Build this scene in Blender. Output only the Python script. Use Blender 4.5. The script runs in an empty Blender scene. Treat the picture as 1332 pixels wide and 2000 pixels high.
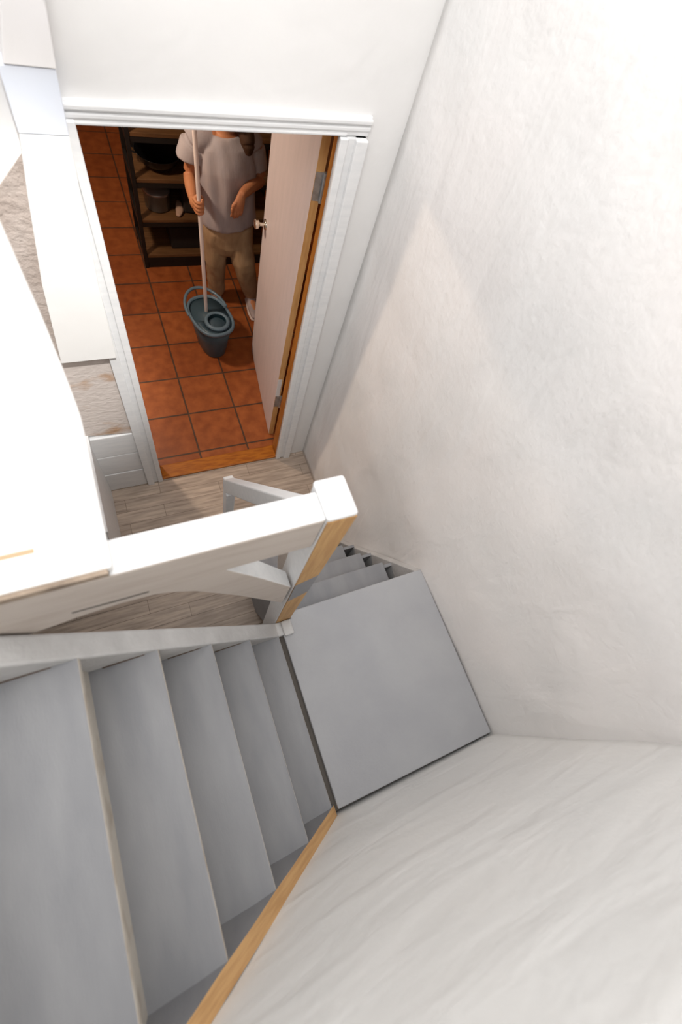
import bpy, bmesh, math, random
from mathutils import Vector, Matrix, noise
random.seed(7)
S = bpy.context.scene
COL = S.collection

# ------------------------------------------------------------------ camera, world, lights, exposure
cam_d = bpy.data.cameras.new('camera'); cam = bpy.data.objects.new('camera', cam_d); COL.objects.link(cam)
cam_d.sensor_fit = 'VERTICAL'; cam_d.sensor_height = 36.0
cam_d.lens = 884.516 / 2000 * 36.0
cam_d.clip_start = 0.02
_right = Vector((0.90739664, -0.34434934, 0.24094579))
_down = Vector((-0.23045969, -0.88710783, -0.39991003))
_fwd = Vector((0.35145365, 0.30734872, -0.8843173))
m = Matrix((_right, -_down, -_fwd)).transposed().to_4x4()
m.translation = (0, 0, 2.891)
cam.matrix_world = m
S.camera = cam
cam_d.dof.use_dof = True; cam_d.dof.focus_distance = 2.1; cam_d.dof.aperture_fstop = 2.2

S.view_settings.view_transform = 'Standard'
S.view_settings.look = 'None'
S.view_settings.gamma = 1.0
S.view_settings.use_curve_mapping = False
S.view_settings.exposure = 0.0

W = bpy.data.worlds.new('world'); S.world = W; W.use_nodes = True
W.node_tree.nodes['Background'].inputs[0].default_value = (0.965, 0.975, 1.0, 1)
W.node_tree.nodes['Background'].inputs[1].default_value = 0.60

def area(name, loc, target, sx, sy, energy, color):
    d = bpy.data.lights.new(name, 'AREA'); d.shape = 'RECTANGLE'; d.size = sx; d.size_y = sy
    d.energy = energy; d.color = color
    o = bpy.data.objects.new(name, d); COL.objects.link(o); o.location = loc
    o.rotation_euler = (Vector(target) - Vector(loc)).to_track_quat('-Z', 'Y').to_euler()
    return o
area('skylight', (0.35, 0.85, 4.75), (0.3, 0.55, 0), 1.4, 1.3, 36, (1.0, 0.985, 0.97))
area('window_light', (-1.05, 0.75, 4.15), (1.036, 1.30, 2.6), 1.0, 0.9, 11, (1.0, 0.985, 0.965))
hw = area('stair_fill', (-0.25, -0.36, 3.75), (0.75, 1.5, 2.2), 1.2, 0.8, 13, (1.0, 0.985, 0.975)); hw.data.spread = math.radians(110)  # added fill without a visible source, brightens door wall and right wall
sp = bpy.data.lights.new('facing_fill_spot', 'SPOT'); sp.energy = 640; sp.color = (1.0, 0.985, 0.96); sp.spot_size = math.radians(16); sp.spot_blend = 0.8; sp.shadow_soft_size = 0.06  # added spot, no fitting in view, whitens the facing left of the door
spo = bpy.data.objects.new('facing_fill_spot', sp); COL.objects.link(spo); spo.location = (0.22, -0.30, 4.55)
spo.rotation_euler = (Vector((-0.21, 1.5, 1.46)) - spo.location).to_track_quat('-Z', 'Y').to_euler()
area('kitchen_far_fill', (-0.6, 4.6, 2.38), (-0.2, 4.4, 0.0), 0.4, 0.4, 9, (1.0, 0.80, 0.62))  # added unseen fill that lifts the far kitchen floor
area('kitchen_lamp', (-0.45, 2.75, 2.2), (0.6, 2.9, 0.2), 0.16, 0.16, 24, (1.0, 0.80, 0.62))

# ------------------------------------------------------------------ materials
def mat(name, base, rough=0.6, vary=None, scale=6.0, bump=0.0, bscale=60.0, metal=0.0, stretch=(1, 1, 1), rot=(0, 0, 0), lo=0.40, hi=0.65, spec=0.3, detail=6.0):
    M = bpy.data.materials.new(name); M.use_nodes = True
    nt = M.node_tree; N = nt.nodes; L = nt.links
    b = N['Principled BSDF']
    b.inputs['Base Color'].default_value = (*base, 1)
    b.inputs['Roughness'].default_value = rough
    b.inputs['Metallic'].default_value = metal
    b.inputs['Specular IOR Level'].default_value = spec
    tc = N.new('ShaderNodeTexCoord'); mp = N.new('ShaderNodeMapping')
    mp.inputs['Scale'].default_value = stretch; mp.inputs['Rotation'].default_value = rot
    L.new(tc.outputs['Object'], mp.inputs['Vector'])
    if vary:
        n = N.new('ShaderNodeTexNoise'); n.inputs['Scale'].default_value = scale; n.inputs['Detail'].default_value = detail
        r = N.new('ShaderNodeValToRGB')
        r.color_ramp.elements[0].position = lo; r.color_ramp.elements[1].position = hi
        r.color_ramp.elements[0].color = (*base, 1); r.color_ramp.elements[1].color = (*vary, 1)
        L.new(mp.outputs[0], n.inputs['Vector']); L.new(n.outputs['Fac'], r.inputs['Fac']); L.new(r.outputs[0], b.inputs['Base Color'])
    if bump:
        n2 = N.new('ShaderNodeTexNoise'); n2.inputs['Scale'].default_value = bscale; n2.inputs['Detail'].default_value = 5
        bp = N.new('ShaderNodeBump'); bp.inputs['Strength'].default_value = bump; bp.inputs['Distance'].default_value = 0.01
        L.new(mp.outputs[0], n2.inputs['Vector']); L.new(n2.outputs['Fac'], bp.inputs['Height']); L.new(bp.outputs[0], b.inputs['Normal'])
    return M

def plaster(name, a, b_, rot, bump=0.5, stretch=(1, 0.28, 1)):
    """trowelled plaster: patchy colour, long strokes and fine grit"""
    M = bpy.data.materials.new(name); M.use_nodes = True
    nt = M.node_tree; N = nt.nodes; L = nt.links
    b = N['Principled BSDF']; b.inputs['Roughness'].default_value = 0.75; b.inputs['Specular IOR Level'].default_value = 0.2
    tc = N.new('ShaderNodeTexCoord')
    n = N.new('ShaderNodeTexNoise'); n.inputs['Scale'].default_value = 2.2; n.inputs['Detail'].default_value = 5
    r = N.new('ShaderNodeValToRGB'); r.color_ramp.elements[0].position = 0.38; r.color_ramp.elements[1].position = 0.62
    r.color_ramp.elements[0].color = (*a, 1); r.color_ramp.elements[1].color = (*b_, 1)
    L.new(tc.outputs['Object'], n.inputs['Vector']); L.new(n.outputs['Fac'], r.inputs['Fac']); L.new(r.outputs[0], b.inputs['Base Color'])
    mp = N.new('ShaderNodeMapping'); mp.inputs['Rotation'].default_value = rot; mp.inputs['Scale'].default_value = stretch
    L.new(tc.outputs['Object'], mp.inputs['Vector'])
    s = N.new('ShaderNodeTexNoise'); s.inputs['Scale'].default_value = 7; s.inputs['Detail'].default_value = 2.5; s.inputs['Distortion'].default_value = 0.6
    L.new(mp.outputs[0], s.inputs['Vector'])
    g = N.new('ShaderNodeTexNoise'); g.inputs['Scale'].default_value = 42; g.inputs['Detail'].default_value = 2
    L.new(tc.outputs['Object'], g.inputs['Vector'])
    mul = N.new('ShaderNodeMath'); mul.operation = 'MULTIPLY'; mul.inputs[1].default_value = 0.13
    L.new(g.outputs['Fac'], mul.inputs[0])
    add = N.new('ShaderNodeMath'); add.operation = 'ADD'
    L.new(s.outputs['Fac'], add.inputs[0]); L.new(mul.outputs[0], add.inputs[1])
    bp = N.new('ShaderNodeBump'); bp.inputs['Strength'].default_value = bump; bp.inputs['Distance'].default_value = 0.02
    L.new(add.outputs[0], bp.inputs['Height']); L.new(bp.outputs[0], b.inputs['Normal'])
    return M

def planks(name):
    M = bpy.data.materials.new(name); M.use_nodes = True
    nt = M.node_tree; N = nt.nodes; L = nt.links
    b = N['Principled BSDF']; b.inputs['Roughness'].default_value = 0.5
    tc = N.new('ShaderNodeTexCoord')
    br = N.new('ShaderNodeTexBrick'); br.inputs['Scale'].default_value = 1.0
    br.inputs['Brick Width'].default_value = 0.6; br.inputs['Row Height'].default_value = 0.085
    br.inputs['Mortar Size'].default_value = 0.0012; br.offset = 0.37
    br.inputs['Color1'].default_value = (0.50, 0.405, 0.33, 1); br.inputs['Color2'].default_value = (0.40, 0.32, 0.26, 1)
    br.inputs['Mortar'].default_value = (0.16, 0.12, 0.09, 1)
    L.new(tc.outputs['Object'], br.inputs['Vector'])
    mp = N.new('ShaderNodeMapping'); mp.inputs['Scale'].default_value = (3, 34, 3); L.new(tc.outputs['Object'], mp.inputs['Vector'])
    n = N.new('ShaderNodeTexNoise'); n.inputs['Scale'].default_value = 1.6; n.inputs['Detail'].default_value = 6
    L.new(mp.outputs[0], n.inputs['Vector'])
    r = N.new('ShaderNodeValToRGB'); r.color_ramp.elements[0].color = (0.62, 0.60, 0.58, 1); r.color_ramp.elements[1].color = (1.15, 1.13, 1.1, 1)
    r.color_ramp.elements[0].position = 0.3; r.color_ramp.elements[1].position = 0.7
    L.new(n.outputs['Fac'], r.inputs['Fac'])
    mx = N.new('ShaderNodeMixRGB'); mx.blend_type = 'MULTIPLY'; mx.inputs[0].default_value = 1
    L.new(br.outputs['Color'], mx.inputs[1]); L.new(r.outputs[0], mx.inputs[2]); L.new(mx.outputs[0], b.inputs['Base Color'])
    return M

def tiles(name):
    M = bpy.data.materials.new(name); M.use_nodes = True
    nt = M.node_tree; N = nt.nodes; L = nt.links
    b = N['Principled BSDF']; b.inputs['Roughness'].default_value = 0.42; b.inputs['Specular IOR Level'].default_value = 0.35
    tc = N.new('ShaderNodeTexCoord'); mp = N.new('ShaderNodeMapping')
    mp.inputs['Location'].default_value = (-0.315, -1.70, 0); L.new(tc.outputs['Object'], mp.inputs['Vector'])
    br = N.new('ShaderNodeTexBrick'); br.offset = 0.0; br.inputs['Scale'].default_value = 1.0
    br.inputs['Brick Width'].default_value = 0.337; br.inputs['Row Height'].default_value = 0.325
    br.inputs['Mortar Size'].default_value = 0.0065; br.inputs['Mortar Smooth'].default_value = 0.2
    br.inputs['Color1'].default_value = (0.315, 0.085, 0.022, 1); br.inputs['Color2'].default_value = (0.25, 0.060, 0.014, 1)
    br.inputs['Mortar'].default_value = (0.075, 0.038, 0.022, 1)
    L.new(mp.outputs[0], br.inputs['Vector'])
    n = N.new('ShaderNodeTexNoise'); n.inputs['Scale'].default_value = 14; n.inputs['Detail'].default_value = 7
    L.new(tc.outputs['Object'], n.inputs['Vector'])
    r = N.new('ShaderNodeValToRGB'); r.color_ramp.elements[0].color = (0.8, 0.78, 0.78, 1); r.color_ramp.elements[1].color = (1.25, 1.35, 1.4, 1)
    r.color_ramp.elements[0].position = 0.35; r.color_ramp.elements[1].position = 0.75
    L.new(n.outputs['Fac'], r.inputs['Fac'])
    mx = N.new('ShaderNodeMixRGB'); mx.blend_type = 'MULTIPLY'; mx.inputs[0].default_value = 1
    L.new(br.outputs['Color'], mx.inputs[1]); L.new(r.outputs[0], mx.inputs[2]); L.new(mx.outputs[0], b.inputs['Base Color'])
    bp = N.new('ShaderNodeBump'); bp.inputs['Strength'].default_value = 0.5; bp.inputs['Distance'].default_value = 0.004; bp.invert = True
    L.new(br.outputs['Fac'], bp.inputs['Height']); L.new(bp.outputs[0], b.inputs['Normal'])
    return M

def stained(name):
    """bare plaster with tan rubbed-through patches"""
    M = mat(name, (0.66, 0.59, 0.545), 0.8, (0.47, 0.27, 0.14), 4.5, 0.4, 40, lo=0.56, hi=0.70, stretch=(1, 1, 1.6))
    return M

MT = {
    'plaster_right': plaster('trowelled white plaster', (0.80, 0.79, 0.78), (0.86, 0.835, 0.82), (0.35, 0.0, 0.0), 0.62, (1, 1, 0.3)),
    'plaster_near': plaster('smooth white plaster', (0.77, 0.77, 0.76), (0.81, 0.805, 0.79), (0, 0.25, 0), 0.48, (0.3, 1, 1)),
    'plaster_door': plaster('soft white plaster', (0.80, 0.79, 0.78), (0.83, 0.82, 0.81), (0, 0, 0), 0.15),
    'plaster_white': plaster('bright white plaster', (0.86, 0.85, 0.83), (0.87, 0.86, 0.84), (0, 0, 0), 0.1),
    'stain': stained('rubbed bare plaster'),
    'shaded_tan': mat('shaded tan plaster', (0.47, 0.405, 0.365), 0.9, (0.40, 0.335, 0.295), 9, 0.8, 45),  # tan plaster, darkened to hold the shade left of the facing
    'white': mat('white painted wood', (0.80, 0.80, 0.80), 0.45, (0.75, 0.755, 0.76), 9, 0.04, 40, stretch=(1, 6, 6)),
    'white_shaded': mat('white paint with front shade', (0.56, 0.495, 0.44), 0.5, (0.49, 0.42, 0.365), 5, 0.2, 45, stretch=(1, 7, 7), lo=0.45, hi=0.72),  # same white paint, shade of the rail and brace fronts put into the colour
    'blue_white': mat('cool white tint', (0.74, 0.78, 0.86), 0.5, (0.76, 0.79, 0.86), 8),
    'warm_white': mat('warm white tint', (0.84, 0.82, 0.82), 0.5, (0.82, 0.80, 0.79), 8),
    'grey': mat('pale grey stair paint', (0.235, 0.238, 0.252), 0.5, (0.285, 0.287, 0.297), 4, 0.05, 70, stretch=(4, 1, 1), lo=0.35, hi=0.7),
    'grey_land': mat('pale grey landing paint', (0.335, 0.338, 0.356), 0.45, (0.385, 0.388, 0.40), 3.0, 0.1, 60, lo=0.35, hi=0.7),
    'string': mat('off white stringer paint', (0.50, 0.495, 0.49), 0.5, (0.58, 0.575, 0.57), 12, 0.25, 60),
    'lit_edge': mat('warm lit cream nosing', (0.55, 0.51, 0.45), 0.6, (0.42, 0.36, 0.29), 14, 0.2, 60, lo=0.5, hi=0.7),  # warm light on nosings and risers put into the cream colour
    'pine': mat('bare pine', (0.60, 0.36, 0.16), 0.55, (0.50, 0.285, 0.12), 7, 0.1, 60, stretch=(1.2, 14, 1.2), lo=0.4, hi=0.62),
    'pine_v': mat('bare pine upright', (0.60, 0.36, 0.15), 0.55, (0.50, 0.28, 0.11), 7, 0.1, 60, stretch=(14, 14, 1.2), lo=0.4, hi=0.62),
    'orange_wood': mat('orange varnished pine', (0.45, 0.18, 0.035), 0.4, (0.33, 0.115, 0.018), 6, 0.1, 50, stretch=(10, 10, 1.5), lo=0.4, hi=0.62),
    'orange_sill': mat('orange varnished sill', (0.42, 0.135, 0.012), 0.4, (0.29, 0.08, 0.008), 7, 0.15, 50, stretch=(1.5, 10, 10), lo=0.42, hi=0.62),
    'door_edge': mat('door edge pine', (0.68, 0.40, 0.16), 0.5, (0.58, 0.31, 0.11), 6, 0.1, 50, stretch=(10, 10, 1.5)),
    'door_paint': mat('pinkish white door paint', (0.68, 0.60, 0.60), 0.45, (0.64, 0.57, 0.57), 5, stretch=(5, 5, 1)),
    'steel': mat('zinc hinge', (0.50, 0.55, 0.58), 0.35, (0.35, 0.38, 0.40), 40, metal=0.8),
    'brass': mat('pale polished metal', (0.85, 0.80, 0.70), 0.2, metal=1.0),
    'dark_metal': mat('black metal', (0.012, 0.010, 0.009), 0.45),
    'black_pan': mat('black iron', (0.008, 0.008, 0.009), 0.3, spec=0.5),
    'shelf_wood': mat('brown shelf board', (0.14, 0.068, 0.027), 0.5, (0.085, 0.040, 0.015), 5, 0.1, 40, stretch=(1, 12, 6)),
    'glass_grey': mat('smoky glass', (0.10, 0.095, 0.09), 0.08, spec=0.8),
    'tin': mat('tinned metal', (0.35, 0.33, 0.33), 0.25, metal=0.7),
    'cloth_box': mat('dark fabric box', (0.018, 0.012, 0.010), 0.9, bump=0.3, bscale=200),
    'sandal': mat('pale tan cloth', (0.42, 0.27, 0.20), 0.8),
    'bucket': mat('blue grey plastic', (0.052, 0.085, 0.108), 0.35, (0.045, 0.075, 0.096), 5),
    'bucket_in': mat('dark teal plastic', (0.004, 0.017, 0.025), 0.35),
    'rim': mat('pale blue grey plastic', (0.11, 0.165, 0.21), 0.3),
    'stick': mat('white mop handle', (0.72, 0.62, 0.58), 0.35),
    'mop': mat('grey cotton strings', (0.30, 0.29, 0.27), 0.95, bump=0.5, bscale=150),
    'skin': mat('skin', (0.50, 0.215, 0.10), 0.5, (0.44, 0.17, 0.08), 10),
    'shirt': mat('grey cotton shirt', (0.44, 0.385, 0.385), 0.85, (0.37, 0.335, 0.35), 7, 0.15, 30, stretch=(2, 2, 0.6)),
    'cuff': mat('blue grey cotton', (0.20, 0.23, 0.29), 0.85),
    'trouser': mat('tan cotton trousers', (0.40, 0.265, 0.15), 0.85, (0.31, 0.195, 0.105), 9, 0.2, 30, stretch=(2, 2, 0.7)),
    'hair': mat('dark brown hair', (0.06, 0.026, 0.011), 0.6, bump=0.5, bscale=90, stretch=(6, 6, 1)),
    'shoe': mat('pale grey pink shoe', (0.42, 0.34, 0.33), 0.6, (0.34, 0.28, 0.28), 15),
    'sole': mat('white sole', (0.62, 0.52, 0.48), 0.6),
    'eye': mat('eye', (0.02, 0.015, 0.012), 0.2),
    'lip': mat('lip', (0.36, 0.12, 0.08), 0.5),
    'planks': planks('greyed oak planks'),
    'tiles': tiles('terracotta tiles'),
    'kitchen_wall': mat('ochre kitchen plaster', (0.45, 0.24, 0.12), 0.8, (0.40, 0.21, 0.10), 3),
    'ceiling': mat('white ceiling', (0.8, 0.8, 0.79), 0.8),
    'void': mat('dusty dark boards', (0.05, 0.043, 0.038), 0.9),
    'raw_edge': mat('raw brown plaster edge', (0.38, 0.30, 0.23), 0.9, (0.22, 0.17, 0.13), 25, 0.5, 60),
    'dark_gap': mat('dark grey gap', (0.14, 0.125, 0.11), 0.9),  # dark grey for open gaps and the deck below them
    'joint_shade': mat('brown joint with shade', (0.12, 0.085, 0.065), 0.9),
    'grout': mat('knotty stain', (0.50, 0.37, 0.23), 0.9),
}

# ------------------------------------------------------------------ helpers
def finish(name, bm, material, parent=None, bevel=0.0, smooth=False, seg=2):
    me = bpy.data.meshes.new(name)
    bmesh.ops.recalc_face_normals(bm, faces=bm.faces[:])
    bm.to_mesh(me); bm.free()
    mats = material if isinstance(material, (list, tuple)) else [material]
    for k in mats: me.materials.append(MT[k])
    if smooth:
        for p in me.polygons: p.use_smooth = True
    o = bpy.data.objects.new(name, me); COL.objects.link(o)
    if parent: o.parent = parent; o.matrix_parent_inverse = parent.matrix_world.inverted() if False else Matrix.Translation(-parent.location)
    if bevel:
        b = o.modifiers.new('bevel', 'BEVEL'); b.width = bevel; b.segments = seg; b.limit_method = 'ANGLE'; b.angle_limit = math.radians(40)
    return o

def box(bm, x0, x1, y0, y1, z0, z1, mi=0):
    v = [bm.verts.new((x, y, z)) for x in (x0, x1) for y in (y0, y1) for z in (z0, z1)]
    fs = []
    for q in ((0, 1, 3, 2), (4, 6, 7, 5), (0, 4, 5, 1), (2, 3, 7, 6), (0, 2, 6, 4), (1, 5, 7, 3)):
        f = bm.faces.new([v[i] for i in q]); f.material_index = mi; fs.append(f)
    return fs

def prism(bm, lower, upper, mi=0):
    """lower/upper: matching rings of 3-D points"""
    a = [bm.verts.new(p) for p in lower]; b = [bm.verts.new(p) for p in upper]; n = len(a)
    fs = [bm.faces.new(a[::-1]), bm.faces.new(b)]
    for i in range(n): fs.append(bm.faces.new((a[i], a[(i + 1) % n], b[(i + 1) % n], b[i])))
    for f in fs: f.material_index = mi
    return fs

def ring_at(p, d, a, b, seg, up=None):
    d = Vector(d).normalized()
    u = Vector(up) if up else (Vector((0, 0, 1)) if abs(d.z) < 0.9 else Vector((0, 1, 0)))
    s = d.cross(u).normalized(); t = s.cross(d).normalized()
    return [Vector(p) + s * a * math.cos(2 * math.pi * i / seg) + t * b * math.sin(2 * math.pi * i / seg) for i in range(seg)]

def loft(bm, rings, cap=True, mi=0):
    vs = [[bm.verts.new(p) for p in r] for r in rings]; n = len(vs[0])
    for r0, r1 in zip(vs, vs[1:]):
        for i in range(n):
            f = bm.faces.new((r0[i], r0[(i + 1) % n], r1[(i + 1) % n], r1[i])); f.material_index = mi
    if cap:
        bm.faces.new(vs[0][::-1]).material_index = mi; bm.faces.new(vs[-1]).material_index = mi

def tube(bm, pts, rad, seg=16, round_ends=False, up=None, sub=4, mi=0):
    """smooth tube through pts; rad: list of r or (a,b)"""
    P = [Vector(p) for p in pts]; R = [r if isinstance(r, tuple) else (r, r) for r in rad]
    PP, RR = [], []
    n = len(P)
    for i in range(n - 1):
        p0, p1, p2, p3 = P[max(i - 1, 0)], P[i], P[i + 1], P[min(i + 2, n - 1)]
        for k in range(sub):
            t = k / sub
            PP.append(0.5 * ((2 * p1) + (p2 - p0) * t + (2 * p0 - 5 * p1 + 4 * p2 - p3) * t * t + (3 * p1 - p0 - 3 * p2 + p3) * t ** 3))
            RR.append(tuple(R[i][j] * (1 - t) + R[i + 1][j] * t for j in (0, 1)))
    PP.append(P[-1]); RR.append(R[-1])
    rings = []
    if round_ends:
        d = (PP[1] - PP[0]).normalized(); r = min(RR[0])
        for a in (80, 55, 28):
            q = math.radians(a); rings.append(ring_at(PP[0] - d * r * math.sin(q), d, RR[0][0] * math.cos(q), RR[0][1] * math.cos(q), seg, up))
    for i, p in enumerate(PP):
        d = PP[min(i + 1, len(PP) - 1)] - PP[max(i - 1, 0)]
        rings.append(ring_at(p, d, *RR[i], seg, up))
    if round_ends:
        d = (PP[-1] - PP[-2]).normalized(); r = min(RR[-1])
        for a in (28, 55, 80):
            q = math.radians(a); rings.append(ring_at(PP[-1] + d * r * math.sin(q), d, RR[-1][0] * math.cos(q), RR[-1][1] * math.cos(q), seg, up))
    loft(bm, rings, True, mi)

def blob(bm, c, r, seg=20, rings=14, rot=None):
    rr = []
    for i in range(1, rings):
        th = math.pi * i / rings
        rr.append([Vector((r[0] * math.sin(th) * math.cos(2 * math.pi * k / seg), r[1] * math.sin(th) * math.sin(2 * math.pi * k / seg), r[2] * math.cos(th))) for k in range(seg)])
    if rot: rr = [[rot @ p for p in q] for q in rr]
    loft(bm, [[Vector(c) + p for p in q] for q in rr])

def remesh(o, size):
    r = o.modifiers.new('union', 'REMESH'); r.mode = 'VOXEL'; r.voxel_size = size; r.use_smooth_shade = True
    s = o.modifiers.new('soften', 'SMOOTH'); s.factor = 0.5; s.iterations = 3

def empty(name, loc=(0, 0, 0)):
    o = bpy.data.objects.new(name, None); COL.objects.link(o); o.location = loc; o.empty_display_size = 0.1
    return o
def tag(o, label, cat, group=None):
    o['label'] = label; o['category'] = cat
    if group: o['group'] = group
    return o
def struct(o, label=None, cat=None):
    o['kind'] = 'structure'
    if label: o['label'] = label
    if cat: o['category'] = cat
    return o

# ------------------------------------------------------------------ floors, ceilings
XW = 1.036; YD = 1.55
bm = bmesh.new(); box(bm, -1.5, XW + 0.1, -0.75, YD + 0.02, -0.12, 0)
struct(finish('floor', bm, 'planks'), 'greyed oak plank floor at the foot of the stairs', 'floor')
bm = bmesh.new(); box(bm, -1.7, 2.4, YD + 0.02, 5.9, -0.12, 0.0)
struct(finish('floor_kitchen', bm, 'tiles'), 'terracotta tiled floor seen through the doorway', 'floor')
bm = bmesh.new(); box(bm, -1.7, 2.4, YD + 0.13, 5.9, 2.45, 2.55)
struct(finish('ceiling_kitchen', bm, 'ceiling'), 'kitchen ceiling beyond the door head', 'ceiling')

# ------------------------------------------------------------------ walls
def grid_wall(name, p0, du, dv, nu, nv, nrm, thick, amp, freq, material, label):
    """uneven hand plastered wall: displaced front face closed by a flat back"""
    bm = bmesh.new(); p0, du, dv, nrm = Vector(p0), Vector(du), Vector(dv), Vector(nrm)
    g = []
    for j in range(nv + 1):
        row = []
        for i in range(nu + 1):
            p = p0 + du * (i / nu) + dv * (j / nv)
            edge = 0.0 if i in (0, nu) or j in (0, nv) else 1.0
            h = noise.fractal(p * freq, 1.0, 2.0, 3) * amp * edge
            row.append(bm.verts.new(p + nrm * h))
        g.append(row)
    for j in range(nv):
        for i in range(nu): bm.faces.new((g[j][i], g[j][i + 1], g[j + 1][i + 1], g[j + 1][i]))
    b = {}
    for j in range(nv + 1):
        for i in range(nu + 1):
            if i in (0, nu) or j in (0, nv): b[i, j] = bm.verts.new(p0 + du * (i / nu) + dv * (j / nv) - nrm * thick)
    loop = [(i, 0) for i in range(nu)] + [(nu, j) for j in range(nv)] + [(i, nv) for i in range(nu, 0, -1)] + [(0, j) for j in range(nv, 0, -1)]
    for k in range(len(loop)):
        a, c = loop[k], loop[(k + 1) % len(loop)]
        bm.faces.new((g[a[1]][a[0]], b[a], b[c], g[c[1]][c[0]]))
    bm.faces.new([b[a] for a in loop])
    o = finish(name, bm, material, smooth=True)
    return struct(o, label, 'wall')

grid_wall('wall_right', (XW, -0.64, 0), (0, 2.19, 0), (0, 0, 4.9), 44, 98, (-1, 0, 0), 0.10, 0.010, 2.2, 'plaster_right', 'tall trowelled white plaster wall on the right of the stairs')

# near wall: bends slightly where the upper flight starts
bm = bmesh.new()
xs = [XW + 0.02, 0.7, 0.33, 0.072, -0.139, -0.6, -1.5]; ys = [-0.463, -0.466, -0.470, -0.494, -0.509, -0.535, -0.60]
nz = 60; rows = []
def near_y(x):
    for (x0, y0), (x1, y1) in zip(zip(xs, ys), zip(xs[1:], ys[1:])):
        if x1 <= x <= x0: return y0 + (y1 - y0) * (x0 - x) / (x0 - x1)
    return ys[-1]
fx = [XW + 0.02 - (XW + 1.52) * i / 50 for i in range(51)]
for j in range(nz + 1):
    z = 4.9 * j / nz
    rows.append([bm.verts.new((x, near_y(x) + (noise.fractal(Vector((x, 3.1, z)) * 2.0, 1.0, 2.0, 3) * 0.006 * min(1, abs(z - 0.9) / 0.4)), z)) for x in fx])
for j in range(nz):
    for i in range(50): bm.faces.new((rows[j][i], rows[j][i + 1], rows[j + 1][i + 1], rows[j + 1][i]))
o = finish('wall_near', bm, 'plaster_near', smooth=True)
sm = o.modifiers.new('thickness', 'SOLIDIFY'); sm.thickness = 0.09; sm.offset = 1
struct(o, 'white plaster wall below the landing and beside the upper flight', 'wall')
NEAR = o

# door wall with its opening
DX0, DX1, DZ = 0.035, 0.835, 2.065
bm = bmesh.new()
box(bm, -1.7, 0.004, YD, YD + 0.12, 0, 4.9); box(bm, 0.866, 2.4, YD, YD + 0.12, 0, 4.9); box(bm, 0.004, 0.866, YD, YD + 0.12, DZ + 0.03, 4.9)
bmesh.ops.remove_doubles(bm, verts=bm.verts[:], dist=1e-5)
struct(finish('wall_door', bm, 'plaster_door'), 'white plaster wall around the kitchen doorway', 'wall')
# kitchen enclosure
for nm, b in (('wall_kitchen_left', (-1.8, -1.7, YD, 5.9, 0, 2.55)), ('wall_kitchen_right', (2.4, 2.5, YD, 5.9, 0, 2.55)), ('wall_kitchen_back', (-1.8, 2.5, 5.9, 6.0, 0, 2.55))):
    bm = bmesh.new(); box(bm, *b); struct(finish(nm, bm, 'kitchen_wall'))
# left wall under the ledge, and the closet under the stairs
bm = bmesh.new(); box(bm, -0.42, -0.305, 0.98, YD, 0, 2.1); box(bm, -1.5, -0.42, 0.98, 1.1, 0, 2.1)
struct(finish('wall_left', bm, 'plaster_door'), 'short white wall left of the kitchen doorway', 'wall')
bm = bmesh.new(); box(bm, -1.6, -1.5, -0.75, 1.1, 0, 2.1)
struct(finish('wall_under_stairs', bm, 'plaster_door'))

# ------------------------------------------------------------------ ledge and the wall that rises from it
bm = bmesh.new()
prof = [(0.268, 2.135), (0.50, 2.135)]
for k in range(9):
    a = math.radians(90 * k / 8); prof.append((0.56 + 0.14 * math.sin(a), 2.275 - 0.14 * math.cos(a)))
prof += [(0.70, 2.80), (0.86, 2.80), (0.86, 2.09), (0.268, 2.112)]
xr = []
for (y, z) in prof: xr.append(-0.097 - max(0, min(1, (y - 0.55) / 0.15)) * 0.016 - (0.032 if y > 0.8 else 0))
prism(bm, [(x, y, z) for x, (y, z) in zip(xr, prof)], [(-1.5, y, z) for (y, z) in prof])
o = finish('wall_ledge', bm, 'plaster_white', bevel=0.006)
struct(o, 'bright white plastered ledge curving up into a wall', 'wall')
LEDGE = o
bm = bmesh.new()
pts = [(-1.5, 0), (-1.1, 0)]
n = 60
lo, up = [], []
for i in range(n + 1):
    x = -1.5 + (1.5 - 0.105) * i / n
    t = 0.010 + 0.014 * (0.5 + 0.5 * noise.noise(Vector((x * 9, 0, 0)))) * min(1.0, (n - i) / (0.16 * n) + 0.12)
    lo.append((x, 0.2605, 2.127 - t)); up.append((x, 0.2605, 2.131))
ringA = lo + up[::-1]
prism(bm, [(p[0], p[1], p[2]) for p in ringA], [(p[0], 0.272, p[2]) for p in ringA])
finish('raw_edge', bm, 'raw_edge', LEDGE)['label'] = 'raw brown broken plaster edge'
bm = bmesh.new(); box(bm, -0.42, -0.198, 0.321, 0.329, 2.134, 2.1362)
finish('crack', bm, 'grout', LEDGE, bevel=0.001)['label'] = 'brown crack in the plaster'

# leaning white facing left of the doorway: three lengths, each tinted a different white
def facing(name, zz, material, label, dy=0.0):
    """zz: list of (z, xleft, xright) from bottom to top"""
    bm = bmesh.new(); y0, y1 = 1.497 - dy, YD + 0.01
    L_ = [(xl, z) for z, xl, xr_ in zz]; R_ = [(xr_, z) for z, xl, xr_ in zz][::-1]
    ring = L_ + R_
    prism(bm, [(x, y0, z) for x, z in ring], [(x, y1, z) for x, z in ring])
    return finish(name, bm, material, FACE, bevel=0.003)
FACE = empty('trim_1', (-0.12, 1.5, 1.2)); struct(FACE, 'leaning white boxed facing left of the doorway in three lengths of different white', 'trim')
s = 1.497 / 1.55
def pz(z): return 2.891 + (z - 2.891) * s
facing('facing_board', [(pz(1.165), -0.255 * s, -0.040 * s), (pz(1.55), -0.21 * s, -0.030 * s), (pz(1.839), -0.158 * s, -0.013 * s), (pz(2.022), -0.121 * s, -0.002 * s)], 'plaster_white', '')
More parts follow.
